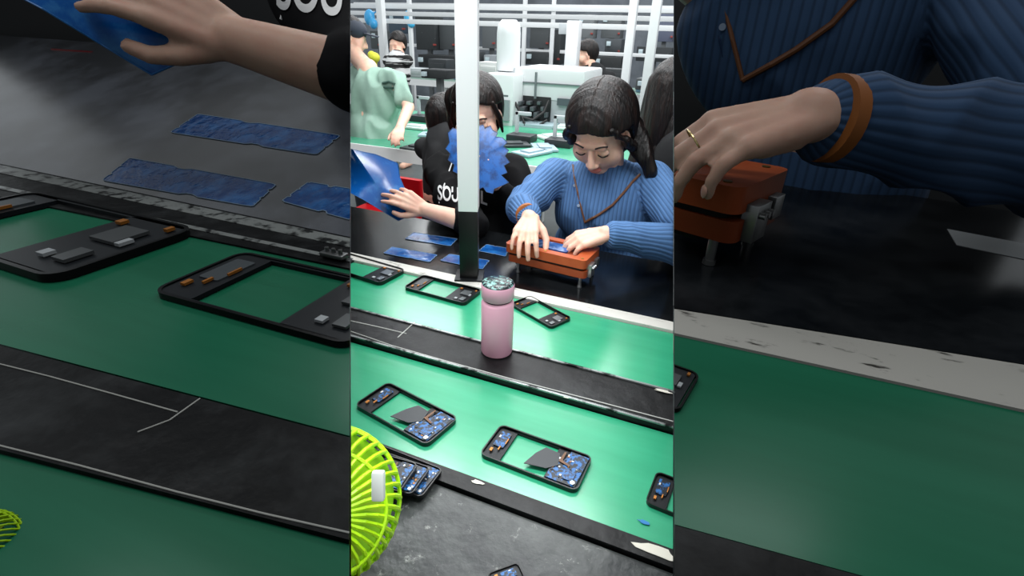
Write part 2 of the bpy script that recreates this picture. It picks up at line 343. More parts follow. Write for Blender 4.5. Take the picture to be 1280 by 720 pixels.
# ------------------------------------------------------------------ film sheets on table
def sheet(pts,fn,label,side,dim,nrm=V((0,0,1)),h=.0008,group='blue film sheets on the tables'):
    c=[fn(*p) for p in pts]; out=[]; n=24; sc_=2 if dim else 1
    ctr=sum(c,V())/4
    for i in range(4):
        a=c[i];bb=c[(i+1)%4]; d=(bb-a).normalized(); inn=nrm.cross(d)
        if inn.dot(ctr-a)<0: inn=-inn
        for k in range(n):
            p=a.lerp(bb,k/n)
            if k==0: p=p+(ctr-p).normalized()*.003*sc_
            if k in ((6,7,15) if i%2==0 else (9,10)): p=p+inn*.003*sc_
            out.append(p+nrm*.0012)
    root=thing('film_sheet',label,'film sheet',ctr,group)
    b=nb(); prism(b,out,h,up=nrm); part('film',b,bsheet(dim),root,side)
    b=nb()
    for k in range(len(out)): cyl(b,out[k]+nrm*.0003,out[(k+1)%len(out)]+nrm*.0003,.0006 if not dim else .0012,seg=5)
    part('cut_edge',b,mat('edge_pale','8aa3ba',.4,dim=dim,kd=.15),root,side)
T1=lambda x,y:P(x,y,.7505)
SH=[[(506,299),(517,291),(572,299),(563,308)],[(479,317),(490,309),(547,319),(537,328)],[(550,326),(562,318),(612,326),(603,337)],[(598,314),(608,306),(636,311),(632,321)]]
for pts,l in zip(SH,('blue film sheet nearest the raised hand on black table','blue film sheet at left front of black table','blue film sheet beside the black pole base','small blue film sheet left of the orange fixture')):
    sheet(pts,T1,l,'C',False)
for pts,l in zip(([(213,166),(248,143),(426,170),(396,194)],[(128,226),(163,198),(346,231),(316,259)],[(352,252),(386,228),(460,240),(440,276)]),('dim blue film sheet farthest up the left inclined table','dim blue film sheet low on the left inclined table','dim blue film sheet cut by the bay edge at left')):
    sheet(pts,PT,l,'L',True,nrm=tn)
# ------------------------------------------------------------------ pole
def pole():
    base=P(587,346,.7505); w=.050; R=M.Rotation(math.radians(22.3),3,'Z')
    root=thing('support_pole','square white support pole with black foot on the worktable','pole',base)
    zs=.75
    for k in range(400):
        z=.75+k*.002; d=V((base.x,base.y,z))-C
        yy=360-FP*d.dot(UP)/d.dot(FW)
        if yy<262: zs=z; break
    b=nb(); box(b,(base.x,base.y,(.757+zs)/2),(w*.96,w*.96,zs-.757),R,bev=.002); part('foot',b,mat('pole_black','0a0a0b',.4),root,label='black lower section')
    b=nb(); box(b,(base.x,base.y,(zs+2.3)/2),(w,w,2.3-zs),R,bev=.003); part('shaft',b,mat('pole_white','ffffff',.35),root)
    b=nb(); box(b,(base.x,base.y,.7540),(.075,.07,.006),R,bev=.001); part('base_plate',b,mat('plate_dark','202224',.4,.5),root)
pole()
# ------------------------------------------------------------------ flask
base=P(621,438,.7565)
root=thing('flask','pale pink insulated flask with patterned lid on black ledge','flask',base)
R_=.0325; pink=mat('pink','f8b8ce',.35,coat=.2)
b=nb(); lathe(b,base,[(R_-.004,0),(R_-.001,.001),(R_,.004),(R_,.114),(R_-.002,.119),(R_-.004,.121)]); part('body',b,pink,root)
b=nb(); lathe(b,base,[(R_-.005,.1212),(R_-.005,.1245)]); part('neck_ring',b,mat('ring_dark','3a1820',.3),root)
b=nb(); lathe(b,base,[(R_-.002,.125),(R_,.128),(R_,.153),(R_-.001,.1555)]); part('lid',b,pink,root)
b=nb(); lathe(b,base,[(R_-.001,.156),(R_-.002,.158),(R_-.006,.160),(.002,.1615)]); part('lid_top',b,mat('lid_pattern','101c20',.25,noise=('86b7b0',110,.5,.6)),root,label='dark teal speckled lid top')
# ------------------------------------------------------------------ fixture
def fixture(FL,FR,dz,label,side,dim):
    s=S2 if dim else 1; x=(FR-FL); W=x.length; x=x.normalized(); y=V((0,0,1)).cross(x)
    T=M.Translation(FL)@M((x,y,V((0,0,1)))).transposed().to_4x4(); R=T.to_3x3(); d=.115*s
    root=thing('assembly_fixture',label,'fixture',T@V((W/2,d/2,-dz)))
    b=nb(); ring(b,rrect(W/2,d/2,W,d,.012*s),rrect(W/2,d/2,W*.72,d*.62,.006*s),-.024*s,0,T); up_=part('upper_plate',b,orange(dim),root,side)
    b=nb(); prism(b,[(p[0],p[1],-.008*s) for p in rrect(W/2,d/2,W*.72,d*.62,.006*s)],.006*s,T); part('recess_plate',b,mat('recess','7d3314',.5,dim=dim),root,side)
    b=nb(); prism(b,[(p[0],p[1],-.002*s) for p in rrect(W*.46,d*.52,W*.5,d*.42,.006*s)],.004*s,T); part('phone_film',b,bsheet(dim),root,side,label='blue film over the part in the recess')
    b=nb(); prism(b,[(p[0],p[1],-.031*s) for p in rrect(W/2+.004*s,d/2,W*.98,d*.96,.012*s)],.020*s,T); part('lower_plate',b,mat('orange_dark','9a431c',.45,noise=('a24a22',30,.4,.7),dim=dim,kd=.10),root,side)
    b=nb(); prism(b,[(p[0],p[1],-.0515*s) for p in rrect(W/2,d/2,W*.8,d*.8,.01*s)],.007*s,T); part('slide_base',b,mat('dark_steel','2a2c2e',.4,.6,dim=dim),root,side)
    b=nb(); prism(b,[(p[0],p[1],-.0242*s) for p in rrect(W/2,d/2,W*.93,d*.9,.01*s)],.0066*s,T); part('spacer',b,mat('spacer_black','0c0c0c',.6,dim=dim),root,side)
    for fx,fy in ((.16,.1),(.94,.1),(.16,.9),(.94,.9)):
        b=nb(); cyl(b,T@V((W*fx,d*fy,-dz+.0005)),T@V((W*fx,d*fy,-.0515*s)),.0045*s,seg=14); cyl(b,T@V((W*fx,d*fy,-dz+.0004)),T@V((W*fx,d*fy,-dz+.005*s)),.006*s,seg=14); part('leg',b,steel(dim),root,side)
    b=nb()
    box(b,T@V((W+.004*s,d*.3,-.034*s)),(.014*s,.030*s,.034*s),R,bev=.001*s); box(b,T@V((W+.000*s,d*.7,-.030*s)),(.016*s,.022*s,.022*s),R,bev=.001*s)
    for k in range(3): cyl(b,T@V((W+.010*s,d*(.22+.08*k),-.026*s)),T@V((W+.016*s,d*(.22+.08*k),-.026*s)),.003*s,seg=10)
    part('clamp',b,steel(dim),root,side)
    for fx,fy in ((.06,.12),(.94,.12),(.06,.88),(.94,.88),(.5,.08)):
        b=nb(); cyl(b,T@V((W*fx,d*fy,-.001*s)),T@V((W*fx,d*fy,.001*s)),.004*s,seg=12); part('pin',b,mat('brass','b99a55',.35,.8,dim=dim),up_ or root,side)
fixture(P(631,304,.833),P(732,327,.833),.0825,'orange clamping fixture on metal legs under the woman\'s hands','C',False)
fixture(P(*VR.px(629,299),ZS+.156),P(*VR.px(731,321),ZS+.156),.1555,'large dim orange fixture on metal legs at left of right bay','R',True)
# ------------------------------------------------------------------ people
def hand(bm,wrist,y,z,s,side,curl=(25,30,20),spread=7,nails=None,fcurl=None,thumb=0):
    y=V(y).normalized(); x=y.cross(V(z)).normalized(); z=x.cross(y)
    R=M((x*side,y,z)).transposed(); w=V(wrist)
    T=lambda p:w+R@(V(p)*s)
    kx=(.028,.009,-.011,-.030); ky=(.088,.092,.088,.078); LN=(.074,.082,.076,.058)
    for i in range(4):
        cap(bm,T((kx[i]*.45,-.005,0)),T((kx[i],ky[i]-.008,.002)),.0155*s,.0115*s,12)
    cap(bm,T((.012,.02,-.008)),T((.02,.06,-.008)),.014*s,.012*s,12); cap(bm,T((-.015,.02,-.008)),T((-.022,.055,-.006)),.014*s,.012*s,12)
    for i in range(4):
        cu=fcurl[i] if fcurl else curl
        p=V((kx[i],ky[i]-.008,.002)); a=0; sp=math.radians(spread*(1.5-i)*.8)
        rr=(.0095,.0098,.0093,.0082)[i]
        for k,fr in enumerate((.46,.30,.24)):
            a+=math.radians(cu[k]); dd=V((math.sin(sp)*math.cos(a),math.cos(sp)*math.cos(a),-math.sin(a)))
            q=p+dd*LN[i]*fr; cap(bm,T(p),T(q),rr*s*(1-.1*k),rr*s*(.92-.1*k),12)
            if k==2 and nails is not None: nails.append((T(p.lerp(q,.75)+V((0,math.sin(a),math.cos(a)))*rr*.62),R@dd,R@V((0,math.sin(a),math.cos(a))),rr*s))
            p=q
    th=[V((.018,.012,-.006)),V((.043,.040,-.014)),V((.056,.066,-.022-thumb*.01)),V((.056,.090,-.028-thumb*.02))]
    for k in range(3): cap(bm,T(th[k]),T(th[k+1]),(.0155,.0125,.0105)[k]*s,(.0125,.0105,.0088)[k]*s,12)
    return T
def head(bm,T,s,full=1.0):
    def E(c,r): ell(bm,c,r,T)
    E((0,-.012,.03),(.073,.09,.085)); E((0,.026,-.028),(.062*full,.062,.078)); E((0,.056,-.084),(.026,.024,.020))
    for q in (-1,1):
        E((q*.036,.048,-.032),(.033*full,.032,.036)); E((q*.010,.094,-.036),(.009,.010,.008)); E((q*.074,-.005,-.008),(.009,.02,.03))
        E((q*.031,.076,.0),(.016,.012,.011))
    cap(bm,T@V((0,.086,.004)),T@V((0,.102,-.032)),.0075*s,.011*s,12)
    cap(bm,T@V((-.032,.076,.02)),T@V((.032,.076,.02)),.012*s,.012*s,12)
def facebits(root,T,s,side,dim):
    for q in (-1,1):
        b=nb(); pts=[T@V((q*(.016+.030*k/6),.0895-.012*(k/6)**2,.024+.005*math.sin(math.pi*k/6))) for k in range(7)]; tube(b,pts,.0022*s,8); part('eyebrow',b,hairm(dim),root,side)
        b=nb(); pts=[T@V((q*(.018+.027*k/6),.0885-.010*abs(k/6-.4)**1.5,-.002-.005*math.sin(math.pi*k/6))) for k in range(7)]; tube(b,pts,.0016*s,8); part('eyelashes',b,hairm(dim),root,side)
    b=nb(); ell(b,(0,.088,-.060),(.020,.008,.0042),T); ell(b,(0,.087,-.066),(.016,.009,.005),T); part('lips',b,mat('lips','cf7a70',.4,dim=dim,kd=.11),root,side)
def hair(T,s,k=(1,1,1),low=.0,part_=True,line=.44,slope=.42,strands=1.0,seg=140):
    bm=nb(); bmesh.ops.create_uvsphere(bm,u_segments=seg,v_segments=seg*9//16,radius=1)
    ss=lambda a,e0,e1:(lambda t:t*t*(3-2*t))(max(0,min(1,(a-e0)/(e1-e0))))
    rr=random.Random(3); ph=[rr.uniform(0,6.28) for _ in range(8)]
    for v in bm.verts:
        d=v.co.normalized(); ax=abs(d.x)
        hl=line-slope*ax**1.3
        m=ss(d.y,.16,.34)*ss(hl-d.z,-.03,.07)
        base=V((d.x*.083*k[0],d.y*.099*k[1],d.z*.098*k[2]))
        if d.z<-.2 and d.y<.2: base.z-=low*(-d.z)
        an=d.y*1.3+.25*math.atan2(d.z,ax+.2)
        r=1+strands*(.0025*math.sin(an*75+ph[0])+.004*math.sin(an*33+ph[1])+.006*math.sin(an*14+ph[2]))
        if part_ and ax<.03 and d.z>0.15 and d.y>-.55: r-=.022*(1-ax/.03)
        co=base*r*(1-.30*m)+V((0,-.016,.028))
        v.co=T@co
    bmesh.ops.recalc_face_normals(bm,faces=bm.faces[:]); return bm
def wavy(bm,s): return folds(bm,.007*s,26/s,(1,1,.25))
def ribs(bm,segs):
    L=bm.verts.layers.float.new('rib')
    for v in bm.verts:
        best=1e9;val=0
        for p0,p1,r,kind in segs:
            d=p1-p0; t=max(0,min(1,(v.co-p0).dot(d)/d.length_squared)); q=v.co-(p0+d*t); dist=q.length-r
            if dist<best:
                best=dist
                if kind=='t': val=v.co.x
                else:
                    dn=d.normalized(); u=dn.cross(V((0,0,1))).normalized(); w=dn.cross(u)
                    val=abs(math.atan2(q.dot(u),q.dot(w)))*r
        v[L]=val
def text_on(vw,bvh,txt,px,py,w,h,m,root,side,name='lettering',off=.002,dt=1.8,bold=.035):
    cu=bpy.data.curves.new('t','FONT'); cu.body=txt; cu.offset=bold; o=bpy.data.objects.new('t',cu); COL.objects.link(o)
    dg=bpy.context.evaluated_depsgraph_get(); dg.update(); me=bpy.data.meshes.new_from_object(o.evaluated_get(dg)); bpy.data.objects.remove(o)
    b=bmesh.new(); b.from_mesh(me); xs=[v.co.x for v in b.verts]; ys=[v.co.y for v in b.verts]
    x0,x1,y0,y1=min(xs),max(xs),min(ys),max(ys)
    bmesh.ops.triangulate(b,faces=b.faces[:]); bmesh.ops.subdivide_edges(b,edges=b.edges[:],cuts=1)
    for v in b.verts: v.co=vw.hit(bvh,px+(v.co.x-x0)/(x1-x0)*w,py+h-(v.co.y-y0)/(y1-y0)*h+ (v.co.x-x0)/(x1-x0)*3,off,dt)
    part(name,b,m,root,side)
def lower(root,wa,s,side,dim,fx=0):
    """lap, shins and shoes of a seated figure"""
    tr=mat('trouser','3a4048',.8,dim=dim); b=nb()
    for q in (-.10,.10):
        h=wa+V((q*s,-.02*s,-.10*s)); kn=V((wa.x+q*1.2*s,wa.y-.36*s,h.z)); kn.z=min(kn.z,.60)
        cap(b,h,kn,.085*s,.06*s); cap(b,kn,V((kn.x,kn.y+.04*s,.10)),.06*s,.042*s)
    part('trousers',remesh(b,.012*s),tr,root,side,ang=180)
    for q in (-.12,.12):
        b=nb(); cap(b,V((wa.x+q*s,wa.y-.32*s,.045*s)),V((wa.x+q*s,wa.y-.46*s,.035*s)),.042*s,.033*s); part('shoe',b,mat('shoe_dark','1c1d20',.6,dim=dim),root,side)
def woman_blue(vw,side,dim,label):
    s=vw.s; Dv=vw.D
    H=Dv(752,162,1.50); sl=Dv(694,222,1.70); sr=Dv(815,228,1.60); nk=Dv(757,212,1.61)
    ch=Dv(755,258,1.68); wa=Dv(752,335,1.84); el=Dv(652,258,1.57); wl=Dv(663,274,1.42); er=Dv(880,312,1.42); wr=Dv(757,292,1.37)
    root=thing('person',label,'person',V((wa.x,wa.y,0 if not dim else .4)))
    T=frame(H,(-.06,-.78,-.62),(-.06,-.45,.9),s*1.08)
    b=nb(); head(b,T,s*1.08,1.06); cap(b,T@V((0,-.03,-.06)),nk,.052*s,.055*s); cap(b,nk,ch,.055*s,.08*s)
    cap(b,ch,sl,.07*s,.035*s); cap(b,ch,sr,.07*s,.035*s); cap(b,ch,wa,.09*s,.09*s)
    cap(b,sl,el,.033*s,.028*s); cap(b,el,wl,.028*s,.021*s); cap(b,sr,er,.033*s,.028*s); cap(b,er,wr,.03*s,.022*s)
    nails=[]; hs=s*(.90 if not dim else .86)
    TR=hand(b,wr,Dv(700,306,1.375)-wr,(0,-.35,1),hs,1,nails=nails,fcurl=((30,28,20),(26,26,20),(22,30,22),(20,34,26)),thumb=1)
    hand(b,wl,Dv(654,302,1.335)-wl,(0,-.5,1),s*.92,-1,nails=nails,fcurl=((25,35,25),(22,32,25),(18,30,22),(16,28,22)),spread=9,thumb=1)
    body=part('body',remesh(b,.0034*s,2),skin(dim),root,side,ang=180)
    b=nb()
    cap(b,sl,sr,.055*s,.055*s); cap(b,nk+(ch-nk)*.25,ch,.075*s,.12*s,24); ell(b,(0,0,0),(.170*s,.115*s,.16*s),M.Translation(ch),seg=32); ell(b,(0,0,0),(.178*s,.12*s,.17*s),M.Translation(wa.lerp(ch,.25)),seg=32)
    cap(b,sl,el,.064*s,.053*s,24); cap(b,el,el.lerp(wl,.72),.053*s,.037*s,24); cap(b,sr,er,.066*s,.064*s,24); cap(b,er,er.lerp(wr,.90),.064*s,.036*s,24)
    sb=folds(remesh(b,.006*s,3),.009*s,11/s,(1,1,.6))
    ribs(sb,[(ch,wa,.14*s,'t'),(sl,el,.06*s,'a'),(el,wl,.045*s,'a'),(sr,er,.065*s,'a'),(er,wr,.045*s,'a'),(sl.lerp(sr,.3),sl.lerp(sr,.7),.06*s,'t')])
    bvh=BVHTree.FromBMesh(sb)
    sw=part('sweater',sb,knit(dim,s),root,side,ang=180,label='ribbed blue knitted sweater')
    tan=mat('tan_trim','a8642e',.6,dim=dim,kd=.12)
    for a,c,f in ((el,wl,.72),(er,wr,.92)):
        b=nb(); p=a.lerp(c,f); d=(c-a).normalized(); cyl(b,p,p+d*.010*s,.0360*s if f<.8 else .0350*s,.0345*s,seg=32); part('cuff',b,tan,sw,side,label='tan cuff edging')
    b=nb(); tube(b,[vw.hit(bvh,x,y,.002*s) for x,y in ((800,218),(790,228),(782,238),(774,247),(766,256),(752,266),(742,272),(731,278))],.0040*s,8)
    tube(b,[vw.hit(bvh,x,y,.002*s) for x,y in ((716,206),(718,222),(722,240),(727,262),(731,278))],.0030*s,8); part('bag_strap',b,mat('strap_brown','6d452c',.5,dim=dim,kd=.15),root,side,label='thin brown bag strap')
    b=nb(); tube(b,[vw.hit(bvh,x,y,.0005*s) for x,y in ((714,215),(717,235),(722,262),(728,290))],.002*s,6)
    part('placket',b,mat('knit_dark','365c92',.8,dim=dim,kd=.05),sw,side)
    for y,x in ((232,718),(257,723)):
        b=nb(); c=vw.hit(bvh,x,y,.002*s); n=(C-c).normalized(); cyl(b,c-n*.001*s,c+n*.0015*s,.0045*s,seg=20); part('button',b,mat('button','8ea0b8',.3,dim=dim,kd=.15),sw,side)
    if not dim:
        hb=hair(T,s,k=(1.17,1.12,1.02),low=.03,line=.40,slope=.34); hr=part('hair',hb,hairm(dim),root,side,ang=80,label='black hair parted in the middle')
        for q in (-1,1):
            b=nb(); pt=[T@V((q*.058,.062,.066)),T@V((q*.080,.046,.020)),T@V((q*.086,.018,-.03)),T@V((q*.082,-.015,-.075))]
            for k in range(3): cap(b,pt[k],pt[k+1],(.008,.012,.015)[k]*s,(.012,.015,.010)[k]*s)
            part('side_lock',wavy(remesh(b,.0035*s),s),hairm(dim),hr,side,ang=180)
        b=nb(); pt=[T@V((.03,-.075,.03)),Dv(790,160,1.54),Dv(799,180,1.53),Dv(806,198,1.53),Dv(812,214,1.535),Dv(817,228,1.545)]
        for k in range(5): cap(b,pt[k],pt[k+1],(.045,.036,.033,.030,.021)[k]*s,(.036,.033,.030,.021,.008)[k]*s)
        part('ponytail',wavy(remesh(b,.0045*s),s),hairm(dim),hr,side,ang=180,label='long loose tail of hair over the shoulder')
        facebits(root,T,s*1.08,side,dim); lower(root,wa,s,side,dim)
    else:
        part('hair',hair(T,s,k=(1.17,1.12,1.02),low=.03,line=.40,slope=.34,seg=80),hairm(dim),root,side,ang=80); facebits(root,T,s*1.08,side,dim)
        for p,d,n,r in nails[:4]:
            b=nb(); Tn=frame(p,d,n); ell(b,(0,0,0),(r*.62,r*.85,r*.25),Tn,seg=14); part('fingernail',b,mat('nail','e9b6a2',.25,dim=dim,kd=.13),root,side)
        b=nb(); c=TR((.009,.105,-.003)); ax=(TR((.009,.12,-.012))-TR((.009,.095,.0))).normalized(); u=ax.cross(V((0,0,1))).normalized(); w=ax.cross(u)
        tube(b,[c+u*math.cos(a*.2618)*.0110*s+w*math.sin(a*.2618)*.0110*s for a in range(25)],.0009*s,6)
        single('finger_ring',b,mat('gold_ring','d8c28a',.25,.9,dim=dim,kd=.3),'thin pale ring on a finger of the large dim hand at right','ring',side)
    return wa
wa2=woman_blue(VC,'C',False,'person in a ribbed blue sweater, head bowed, both hands on the orange fixture')
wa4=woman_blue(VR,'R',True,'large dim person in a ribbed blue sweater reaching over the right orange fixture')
def woman_black(vw,side,dim,label):
    s=vw.s; Dv=vw.D
    H=Dv(597,142,1.86); nk=Dv(600,186,1.95); sl=Dv(548,210,1.96); sr=Dv(642,212,1.88); ch=Dv(597,240,1.95); wa=Dv(600,330,2.04)
    el=Dv(590,280,1.66); wl=Dv(530,262,1.62); er=Dv(655,262,1.80); wr=Dv(622,232,1.73)
    root=thing('person',label,'person',V((wa.x,wa.y,0 if not dim else .4)))
    T=frame(H,(.26,-.90,-.36),(0,-.2,.97),s*1.1)
    b=nb(); head(b,T,s*1.1,1.03); cap(b,T@V((0,-.03,-.06)),nk,.05*s,.05*s); cap(b,nk,ch,.05*s,.08*s); cap(b,ch,wa,.08*s,.09*s)
    cap(b,ch,sl,.06*s,.035*s); cap(b,ch,sr,.06*s,.035*s); cap(b,sl,el,.033*s,.038*s); cap(b,el,wl,.038*s,.023*s,20); cap(b,sr,er,.033*s,.028*s); cap(b,er,wr,.03*s,.022*s)
    hand(b,wl,Dv(482,236,1.575)-wl,(0.1,-.7,.7),s*.86,-1,fcurl=((12,20,12),(14,22,15),(18,28,20),(24,34,24)),spread=8)
    hand(b,wr,Dv(610,205,1.70)-wr,(0.2,1,.1),s*.85,1,curl=(20,25,15))
    part('body',remesh(b,.0036*s,2),skin(dim),root,side,ang=180)
    b=nb(); cap(b,sl,sr,.055*s); cap(b,nk+(ch-nk)*.3,ch,.07*s,.11*s,24); ell(b,(0,0,0),(.175*s,.115*s,.15*s),M.Translation(ch),seg=32); ell(b,(0,0,0),(.185*s,.12*s,.2*s),M.Translation(wa.lerp(ch,.35)),seg=32)
    cap(b,sl,sl.lerp(el,.6)+V((-.03*s,0,0)),.06*s,.056*s,24); cap(b,sl.lerp(el,.6)+V((-.03*s,0,0)),el,.056*s,.052*s,24); cap(b,el,el.lerp(wl,.2),.052*s,.044*s,24); cap(b,sr,er,.06*s,.05*s,24); cap(b,er,er.lerp(wr,.8),.05*s,.037*s,24)
    ell(b,(0,0,0),(.10*s,.07*s,.03*s),M.Translation(nk+V((0,.02*s,-.01*s))))
    sb=folds(remesh(b,.0065*s,3),.010*s,10/s); bvh=BVHTree.FromBMesh(sb)
    sw=part('sweatshirt',sb,mat('black_cloth','0b0b0d',.85,spec=.2,bump=.2,bscale=12,dim=dim,kd=.3),root,side,ang=180,label='black sweatshirt with white lettering')
    wm=mat('white_print','ececec',.6,dim=dim,kd=.22)
    text_on(vw,bvh,'SOU',547,231,26,19,wm,sw,side,off=.004*s,bold=.02)
    text_on(vw,bvh,'L',601,238,8,16,wm,sw,side,off=.004*s,bold=.02)
    b=nb(); tube(b,[vw.hit(bvh,x,y,.003*s) for x,y in ((568,195),(562,212),(555,232),(549,254))],.0024*s,8); part('drawstring',b,wm,sw,side)
    hr=part('hair',hair(T,s,k=(1.06,1.05,1.02),low=.03,line=.5,slope=.36),hairm(dim),root,side,ang=80)
    b=nb(); pt=[T@V((.05,-.09,.03)),T@V((.095,-.10,.0)),T@V((.105,-.08,-.07)),T@V((.10,-.06,-.15))]
    for k in range(3): cap(b,pt[k],pt[k+1],(.045,.045,.03)[k]*s,(.045,.03,.014)[k]*s)
    part('ponytail',wavy(remesh(b,.006*s),s),hairm(dim),hr,side,ang=180)
    for q in (-1,1):
        b=nb(); pt=[T@V((q*.062,.045,.06)),T@V((q*.078,.03,.0)),T@V((q*.080,.01,-.06))]
        for k in range(2): cap(b,pt[k],pt[k+1],(.008,.011)[k]*s,(.011,.005)[k]*s)
        part('side_lock',remesh(b,.003*s),hairm(dim),hr,side,ang=180)
    facebits(root,T,s*1.1,side,dim)
    if not dim: lower(root,wa,s,side,dim)
    return wa
wa1=woman_black(VC,'C',False,'person in black sweatshirt behind the white pole, holding up blue film')
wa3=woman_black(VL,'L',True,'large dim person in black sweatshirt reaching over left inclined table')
def film(vw,pts,t,label,side,dim,bend=.03,outline=False):
    root=thing('blue_film',label,'film',vw.D(sum(p[0] for p in pts)/len(pts),max(p[1] for p in pts),t))
    b=nb(); n=len(pts); cx=sum(p[0] for p in pts)/n; cy=sum(p[1] for p in pts)/n
    c=[vw.D(x,y,t+bend*math.sin((x-cx)*.06)) for x,y in pts]; ctr=vw.D(cx,cy,t-.01)
    a=[b.verts.new(p) for p in c]; k=b.verts.new(ctr); off=FW*.0012*vw.s
    a2=[b.verts.new(p+off) for p in c]; k2=b.verts.new(ctr+off)
    for i in range(n):
        j=(i+1)%n; b.faces.new((a[i],a[j],k)); b.faces.new((a2[j],a2[i],k2)); b.faces.new((a[j],a[i],a2[i],a2[j]))
    bmesh.ops.recalc_face_normals(b,faces=b.faces[:])
    part('film',b,blue(dim) if not outline else mat('blue_film_flat','1560b0',.3,noise=('0c3f7c',30,.45,.6),coat=.1),root,side,ang=60)
    b=nb(); tube(b,[p-FW*.0006*vw.s for p in c]+[c[0]-FW*.0006*vw.s],.0009*vw.s,5); part('cut_edge',b,mat('film_edge2' if outline else 'film_edge','2b6aa8' if not outline else '123a66',.4,dim=dim,kd=.2),root,side)
FA=[(425,182),(441,187),(470,193),(497,204),(500,222),(512,250),(516,268),(498,276),(478,264),(455,250),(436,240),(420,232)]
film(VC,FA,1.605,'glossy blue film sheet held up at the left by a hand','C',False)
film(VL,FA,1.605,'large dim glossy blue film held at upper left','L',True)
FB=[(560,166),(566,160),(572,162),(576,155),(590,153),(596,158),(604,156),(606,161),(613,157),(616,163),(622,166),(620,171),(628,172),(634,178),(629,183),(636,188),(631,195),(637,203),(630,207),(634,216),(626,219),(636,228),(628,232),(618,236),(616,242),(608,240),(604,234),(596,238),(586,234),(584,226),(576,226),(574,218),(566,214),(568,206),(560,200),(563,192),(557,186),(562,178)]
film(VC,FB,1.66,'blue notched film held up behind the white pole before a face','C',False,bend=.0,outline=True)
# ------------------------------------------------------------------ fans
def fan(c,ax,r,label,side,dim,button=True,zt=.75):
    root=thing('desk_fan',label,'fan',V((c.x,c.y,zt)))
    T=frame(c,(V((0,0,1)).cross(V(ax))),ax)
    Tz=T; lime=mat('lime_plastic','c6ff1e',.35,dim=dim,kd=.14)
    b=nb(); n=38
    for k in range(n):
        a=2*math.pi*k/n; pts=[]
        for q in range(9):
            u=q/8; rr=r*(.16+.84*math.sin(u*math.pi/2)); zz=r*.85*math.cos(u*math.pi/2); aa=a+.5*(1-u)
            pts.append(Tz@V((rr*math.cos(aa),rr*math.sin(aa),zz)))
        tube(b,pts,r*.028,6)
        pts=[]
        for q in range(6):
            u=q/5; rr=r*(1-.35*u*u); zz=-r*.55*u; aa=a
            pts.append(Tz@V((rr*math.cos(aa),rr*math.sin(aa),zz)))
        tube(b,pts,r*.028,6)
    for rr,zz in ((r,0),(r*.985,r*.12),(r*.74,r*.63),(r*.2,r*.84),(r*.65,-r*.55)):
        pts=[Tz@V((rr*math.cos(2*math.pi*k/48),rr*math.sin(2*math.pi*k/48),zz)) for k in range(49)]; tube(b,pts,r*.028,6)
    part('guard',b,lime,root,side)
    b=nb(); cyl(b,Tz@V((0,0,-r*.60)),Tz@V((0,0,-r*.05)),r*.6,r*.93,seg=48); part('shell',b,mat('lime_shell','b4f21c',.4,dim=dim,kd=.14),root,side)
    for k in range(5):
        b=nb(); a=2*math.pi*k/5; prism(b,[V((r*.15*math.cos(a),r*.15*math.sin(a),r*.2)),V((r*.75*math.cos(a-.1),r*.75*math.sin(a-.1),r*.12)),V((r*.8*math.cos(a+.5),r*.8*math.sin(a+.5),r*.26)),V((r*.2*math.cos(a+.9),r*.2*math.sin(a+.9),r*.28))],r*.03,Tz)
        part('blade',b,mat('lime_blade','d9ff4a',.4,dim=dim,kd=.14),root,side)
    b=nb(); cyl(b,Tz@V((0,0,r*.78)),Tz@V((0,0,r*.88)),r*.2,r*.17,seg=32); part('hub',b,lime,root,side)
    b=nb(); bx=c+V((-.02,0,0)) if not dim else c
    cyl(b,V((bx.x,bx.y,zt+.0005)),V((bx.x,bx.y,zt+.01)),r*.45,r*.4,seg=32); cyl(b,V((bx.x,bx.y,zt+.01)),V((bx.x,bx.y,max(zt+.012,c.z-r*.7))),r*.15,r*.15,seg=20); part('base',b,lime,root,side)
    if button:
        b=nb(); p=D(473,607,(c-C).dot(FW)-r*.80); box(b,p,(.013,.03,.010),frame((0,0,0),UP,-FW).to_3x3(),bev=.003); part('clip',b,mat('pale_grey','e3e8e0',.4),root,side,label='pale grey clip')
fan(D(402,630,.585),(.60,-.55,.55),.088,'lime green desk fan at the lower left by stacked frames','C',False)
fan(D(-24,690,.42),(.4,-.6,.7),.032,'dim lime green fan edge at bottom left corner','L',True,button=False,zt=.97)
